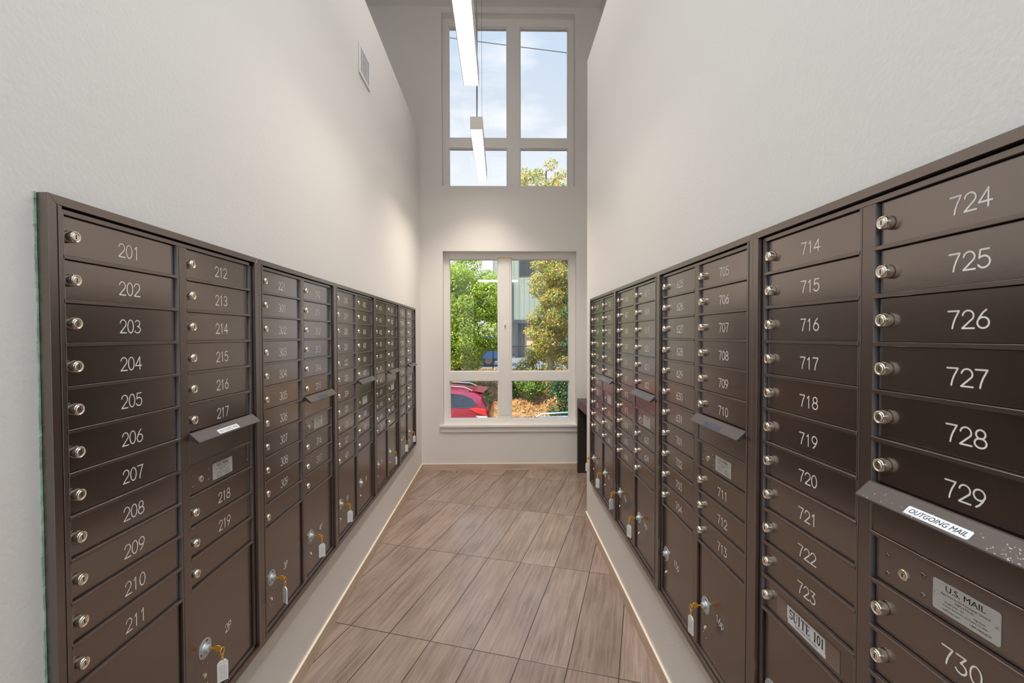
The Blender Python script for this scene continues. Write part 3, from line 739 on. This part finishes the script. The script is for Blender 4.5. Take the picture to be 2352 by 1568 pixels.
def tree(label, base, crown_c, crown_r, k, rr, n, size, material, seed, group=None, height=None, name='tree'):
    rg = random.Random(seed)
    t = thing(name, label, 'tree', base, 0, group)
    loc = [crown_c[i]-base[i] for i in range(3)]
    b = MB(); top = (loc[0], loc[1], loc[2]+crown_r[2]*.75)
    pts = trunk(b, (0, 0, -.05), top, .16, .03, .12, rg)
    for _ in range(9):
        p0 = pts[rg.randrange(2, 6)]; a = rg.uniform(0, 2*PI); e_ = (p0[0]+crown_r[0]*.7*math.cos(a), p0[1]+crown_r[1]*.7*math.sin(a), p0[2]+rg.uniform(.4, 1.4))
        trunk(b, p0, e_, .05, .012, .08, rg, 5)
    b.build('trunk', m_bark, t, smooth=1)
    leaves('foliage', clumps(rg, loc, crown_r, k, rr, n), size, material, t, seed)
    return t
GZ = -1.75
b = MB()   # street, leafy bank and upper lot
struct('trim_street', MB().box(-40, 40, 5.35, 17.2, GZ-.3, GZ), m_asph)
b = MB(); nx = 60; ny = 18; rg = random.Random(11); vs = []
for j in range(ny+1):
    for i in range(nx+1):
        y = 17+j*.38; t_ = min(1, max(0, (y-17.0)/5.6)); z = GZ+.02+(1.47)*(t_**.85)+(rg.uniform(-.06, .06) if 0 < j < ny else 0)
        vs.append((-30+i, y, z if j else GZ-.1))
b.add(vs, [(j*(nx+1)+i, j*(nx+1)+i+1, (j+1)*(nx+1)+i+1, (j+1)*(nx+1)+i) for j in range(ny) for i in range(nx)])
struct('trim_bank', b, m_soil, smooth=1)
struct('trim_lot', MB().box(-40, 40, 23.2, 70, -.6, -.28), m_lot)
bl = []
rg = random.Random(5)
for _ in range(700):
    x_ = rg.uniform(-4.5, 4.5); y_ = rg.uniform(17.2, 23); t_ = min(1, max(0, (y_-17.0)/5.6)); z_ = GZ+.06+1.47*(t_**.85)
    bl.append(((x_, y_, z_), (.35, .35, .05), 34))
ll = leaves('leaf_litter', bl, .072, lm_dry, None, 3); ll['kind'] = 'stuff'; tag(ll, 'ochre dry leaves littering the sunny bank behind the red car', 'leaves')

tree('bright green leafy tree filling the left window panes', (-1.6, 19.0, GZ+.9), (-2.1, 18.6, 2.45), (2.5, 1.6, 2.6), 170, .46, 480, .078, lm_green, 21, 'trees outside the window')
tree('darker green tree behind the bright green one', (-3.2, 25.5, -.3), (-3.1, 25.6, 3.0), (1.9, 1.4, 3.0), 60, .7, 150, .2, lm_dark, 22, 'trees outside the window')
tree('tall tree with green and orange leaves at the right of the window', (3.1, 17.6, GZ+.3), (2.95, 17.6, 2.7), (1.75, 1.4, 3.2), 150, .40, 460, .074, lm_orange, 23, 'trees outside the window')
tree('blue-green evergreen tree at the right edge of the lower window', (3.9, 16.4, GZ), (3.45, 16.3, 1.6), (1.15, .8, 2.3), 70, .36, 260, .08, lm_dark, 27, 'trees outside the window')
tree('orange-tinged treetop showing against the sky in the upper window', (2.2, 19.6, GZ+1.3), (2.0, 19.6, 7.35), (1.3, 1.0, 1.6), 60, .30, 150, .09, lm_orange, 24, 'trees outside the window')
def bush(label, c, r, k, rr, n, size, material, seed):
    rg = random.Random(seed); t = thing('shrub', label, 'shrub', (c[0], c[1], c[2]), 0, 'shrubs on the bank')
    b = MB()
    for _ in range(6): trunk(b, (rg.uniform(-.1, .1), rg.uniform(-.1, .1), -.1), (rg.uniform(-r[0], r[0])*.6, rg.uniform(-r[1], r[1])*.6, r[2]*.9), .02, .006, .03, rg, 4)
    b.build('stem', m_bark, t, smooth=1)
    leaves('foliage', clumps(rg, (0, 0, r[2]*.5), r, k, rr, n), size, material, t, seed)
bush('dark green shrub at the lower right of the window', (2.75, 16.6, GZ+.1), (.9, .7, 1.35), 44, .36, 150, .085, lm_dark, 31)
bush('yellow-green shrub behind the lower right pane', (1.25, 18.6, GZ+.95), (.55, .5, .55), 22, .26, 130, .085, lm_bush, 32)
bush('dark shrub just right of the window mullion', (.55, 18.9, GZ+1.0), (.35, .4, .5), 16, .24, 130, .08, lm_dark, 33)
bush('low bright shrub at the foot of the left tree', (-1.75, 20.2, GZ+1.3), (1.0, .6, .8), 30, .3, 150, .085, lm_green, 34)
bush('round orange-green shrub under the tall right tree', (1.75, 20.4, GZ+1.35), (.95, .6, 1.0), 40, .34, 150, .085, lm_orange, 35)

# pale apartment block beyond the lot
m_siding = mat('pale_green_siding', (136, 146, 133), .7); m_grey = mat('grey_panel', (120, 124, 122), .7)
m_wdark = mat('dark_window', (44, 50, 56), .1); m_tan = mat('tan_garage', (196, 172, 134), .7); m_post = mat('dark_post', (70, 76, 78), .5)
bd = thing('apartment_building', 'pale green apartment block beyond the parking lot', 'building', (.9, 36, -.28))
MB().box(-1.45, 9, 0, 8, 3.0, 9.6).build('wall', m_siding, bd)
MB().box(.35, 9, 0.9, 8, 0, 3.0).build('ground_floor_wall', m_grey, bd)
b = MB()
for k in range(26): b.box(-1.4+k*.4, -1.375+k*.4, -.02, 0, 3.0, 9.6)
b.build('siding_batten', m_siding, bd)
MB().box(-1.45, 9, -.12, .05, 2.72, 3.0).build('floor_band', m_post, bd)
MB().box(-1.45, 9, -.3, 8, 9.6, 9.9).build('roof', m_post, bd)
for x0, z0 in ((2.4, 3.9), (5.2, 3.9), (2.4, 6.6), (5.2, 6.6), (.6, 6.4)):
    f_ = MB().box(x0, x0+1.3, -.05, .02, z0, z0+1.5).build('window', m_post, bd); MB().box(x0+.07, x0+1.23, -.07, -.04, z0+.07, z0+1.43).build('pane', m_wdark, f_)
for x0 in (1.1, 4.0): MB().box(x0, x0+2.4, .82, .92, 0, 2.3).build('garage_door', m_tan, bd)
for x0 in (-.1, .3): MB().box(x0, x0+.22, -.1, .12, -.02, 6.0 if x0 < 0 else 2.8).build('post', m_post, bd)
bd2 = thing('apartment_building', 'grey building edge seen between the tree and the mullion', 'building', (-.62, 46, -.28))
MB().box(.0, 5, 0, 6, 0, 11).build('wall', m_grey, bd2)
for z0 in (2.5, 5.3, 8.1):
    f_ = MB().box(.5, 1.5, -.05, .02, z0, z0+1.4).build('window', m_post, bd2); MB().box(.56, 1.44, -.07, -.04, z0+.06, z0+1.34).build('pane', m_wdark, f_)

# chain-link fence at the top of the bank
fe = thing('chain_link_fence', 'black chain-link fence along the top of the leafy bank', 'fence', (0, 23.0, -.28))
m_fence = mat('black_fence_wire', (40, 44, 46), .5)
b = MB(); P_ = .085
for k in range(-70, 70):
    x_ = k*P_
    for sg in (1, -1):
        xa, xb = x_, x_+sg*1.2
        b.tube([(xa, .012*sg, .02), (xb, .012*sg, 1.22)], .0045, 4)
b.build('chain_link', m_fence, fe)
MB().tube([(-7, 0, 1.24), (7, 0, 1.24)], .022, 8).build('top_rail', m_fence, fe)
for x_ in (-6, -3.2, -.35, .55, 3.4, 6): MB().lathe([(.03, -.1), (.03, 1.26), (.0, 1.3)], (x_, 0, 0), 10, 'z').build('post', m_fence, fe)

# cars
def car(name, label, loc, rz, paint, full=True):
    c = thing(name, label, 'car', loc, rz)
    ST = [(-2.36, .62, .95, 1.02, .74, .70, .60), (-2.30, .42, 1.06, 1.14, .86, .80, .70), (-2.14, .34, 1.08, 1.44, .91, .86, .68), (-1.90, .32, 1.08, 1.56, .93, .89, .67), (-1.2, .32, 1.06, 1.66, .94, .91, .67),
          (-.3, .32, 1.04, 1.70, .95, .92, .67), (.5, .32, 1.02, 1.66, .95, .91, .65), (1.25, .32, 1.02, 1.22, .94, .88, .70), (1.5, .32, 1.0, 1.08, .93, .86, .70), (2.1, .36, .92, .98, .89, .80, .62), (2.36, .5, .76, .80, .76, .66, .5)]
    b = MB(); n = 13; vs = []
    for x_, zb, zt, zr, h0, h1, h2 in ST:
        half = [(0, zb), (h0*.85, zb), (h0, zb+.16), (h0*1.0, (zb+zt)/2+.05), (h1, zt), (h2+.03, zr-.10), (h2-.10, zr-.01)]
        pr = half+[(0, zr+.015)]+[(-p, q) for p, q in half[:0:-1]]
        vs += [(x_, p, q) for p, q in pr]
    n = len(vs)//len(ST)
    fs = [(i*n+k, (i+1)*n+k, (i+1)*n+(k+1) % n, i*n+(k+1) % n) for i in range(len(ST)-1) for k in range(n)]
    fs += [tuple(range(n)), tuple(range(len(vs)-1, len(vs)-n-1, -1))]
    b.add(vs, fs); b.build('body', paint, c, smooth=.55)
    def side(x_, f_):   # point on the glasshouse side, f_ 0 at the belt, 1 at the roof edge
        for a, d in zip(ST[:-1], ST[1:]):
            if a[0] <= x_ <= d[0]:
                t_ = (x_-a[0])/(d[0]-a[0]); zt, zr, h1, h2 = [a[i]+(d[i]-a[i])*t_ for i in (2, 3, 5, 6)]
                return (h1+(h2+.03-h1)*f_, zt+(zr-.10-zt)*f_)
    for sg in (1, -1):
        for P in ([(-2.02, .34), (-1.96, .14), (-1.82, .05), (-.86, .06), (-.86, .93), (-1.60, .9), (-1.88, .70)], [(-.80, .06), (.18, .06), (.10, .94), (-.80, .94)], [(.24, .06), (1.02, .08), (.80, .40), (.48, .86), (.17, .94)]):
            g = MB(); o = [(x_, sg*(side(x_, f_)[0]+.014), side(x_, f_)[1]) for x_, f_ in P]; i_ = [(x_, sg*(side(x_, f_)[0]-.02), side(x_, f_)[1]) for x_, f_ in P]; k = len(P)
            ring_ = [(j, (j+1) % k, k+(j+1) % k, k+j) for j in range(k)]
            g.add(o+i_, [tuple(range(k)), tuple(range(2*k-1, k-1, -1))]+ring_); g.build('side_window', m_carglass, c)
        g = MB(); g.tube([(-1.85, sg*.60, 1.57), (-1.6, sg*.60, 1.68), (-.2, sg*.61, 1.765), (.45, sg*.60, 1.72), (.6, sg*.60, 1.64)], .022, 8); g.build('roof_rail', m_chrome, c, smooth=1)
        g = MB(); g.prism_xz([(-2.34, .86), (-1.98, .97), (-1.80, 1.07), (-2.02, 1.10), (-2.30, 1.05)][::1], min(sg*.80, sg*.945), max(sg*.80, sg*.945)); g.build('tail_light', m_tail, c, bevel=.01)
        g = MB(); g.prism_xz([(-2.36, .74), (-2.12, .78), (-2.0, .86), (-2.34, .86)], min(sg*.78, sg*.93), max(sg*.78, sg*.93)); g.build('reverse_light', m_clearlens, c, bevel=.01)
        for x_ in (-.72, .30): g = MB(); g.box(x_-.12, x_+.12, min(sg*.935, sg*.975), max(sg*.935, sg*.975), .93, .97); g.build('door_handle', m_chrome, c, bevel=.008)
        for x_ in (-1.45, 1.45):
            g = MB(); g.lathe([(.20, -.11), (.34, -.11), (.36, -.08), (.36, .08), (.34, .11), (.20, .11)], (x_, sg*.82, .36), 28, 'y', 0); g.lathe([(0, -.115), (.19, -.118), (.21, -.10), (.21, .10), (.19, .118), (0, .115)], (x_, sg*.82, .36), 20, 'y', 1)
            g.build('wheel', [m_tire, m_chrome], c, smooth=.6)
    g = MB(); g.add([(-2.33, -.62, 1.12), (-2.33, .62, 1.12), (-2.14, .56, 1.47), (-2.14, -.56, 1.47), (-2.25, -.62, 1.12), (-2.25, .62, 1.12), (-2.06, .56, 1.47), (-2.06, -.56, 1.47)], [(0, 3, 2, 1), (4, 5, 6, 7), (0, 1, 5, 4), (1, 2, 6, 5), (2, 3, 7, 6), (3, 0, 4, 7)]); g.build('rear_window', m_carglass, c)
    g = MB(); g.add([(-2.20, -.60, 1.50), (-2.20, .60, 1.50), (-1.75, .62, 1.575), (-1.75, -.62, 1.575), (-2.20, -.60, 1.54), (-2.20, .60, 1.54), (-1.75, .62, 1.615), (-1.75, -.62, 1.615)], [(0, 3, 2, 1), (4, 5, 6, 7), (0, 1, 5, 4), (1, 2, 6, 5), (2, 3, 7, 6), (3, 0, 4, 7)]); g.build('spoiler', paint, c, bevel=.01)
    return c
m_carglass = mat('tinted_car_glass', (38, 40, 44), .05, spec=.7); m_chrome = mat('car_chrome', (210, 212, 214), .2, metal=1)
m_tail = mat('tail_lens_red', (214, 46, 38), .15); m_clearlens = mat('clear_lens', (220, 220, 222), .15); m_tire = mat('tire_rubber', (30, 30, 30), .8)
m_red = mat('red_car_paint', (128, 22, 36), .2, spec=.7); m_blue = mat('blue_car_paint', (58, 92, 140), .25); m_silver = mat('silver_car_paint', (188, 194, 196), .25, metal=.3)
car('suv', 'red SUV parked on the street below the window', (-2.62, 14.6, GZ), PI-R_(6), m_red)
car('car', 'blue car parked behind the chain-link fence', (-2.1, 26.6, -.28), PI, m_blue)
car('car', 'pale silver car whose roof edge shows at the foot of the lower right pane', (1.35, 9.95, GZ), PI-R_(6), m_silver).scale = (.95, .95, .83)
MB_ = MB(); pts = [(-14+28*k/24, 15.0, 10.966-0.1172*(-14+28*k/24)+.0012*((-14+28*k/24)**2)) for k in range(25)]
MB_.tube(pts, .016, 6); tag(MB_.build('overhead_cable', m_cable), 'dark overhead cable crossing the sky in the upper window', 'cable')
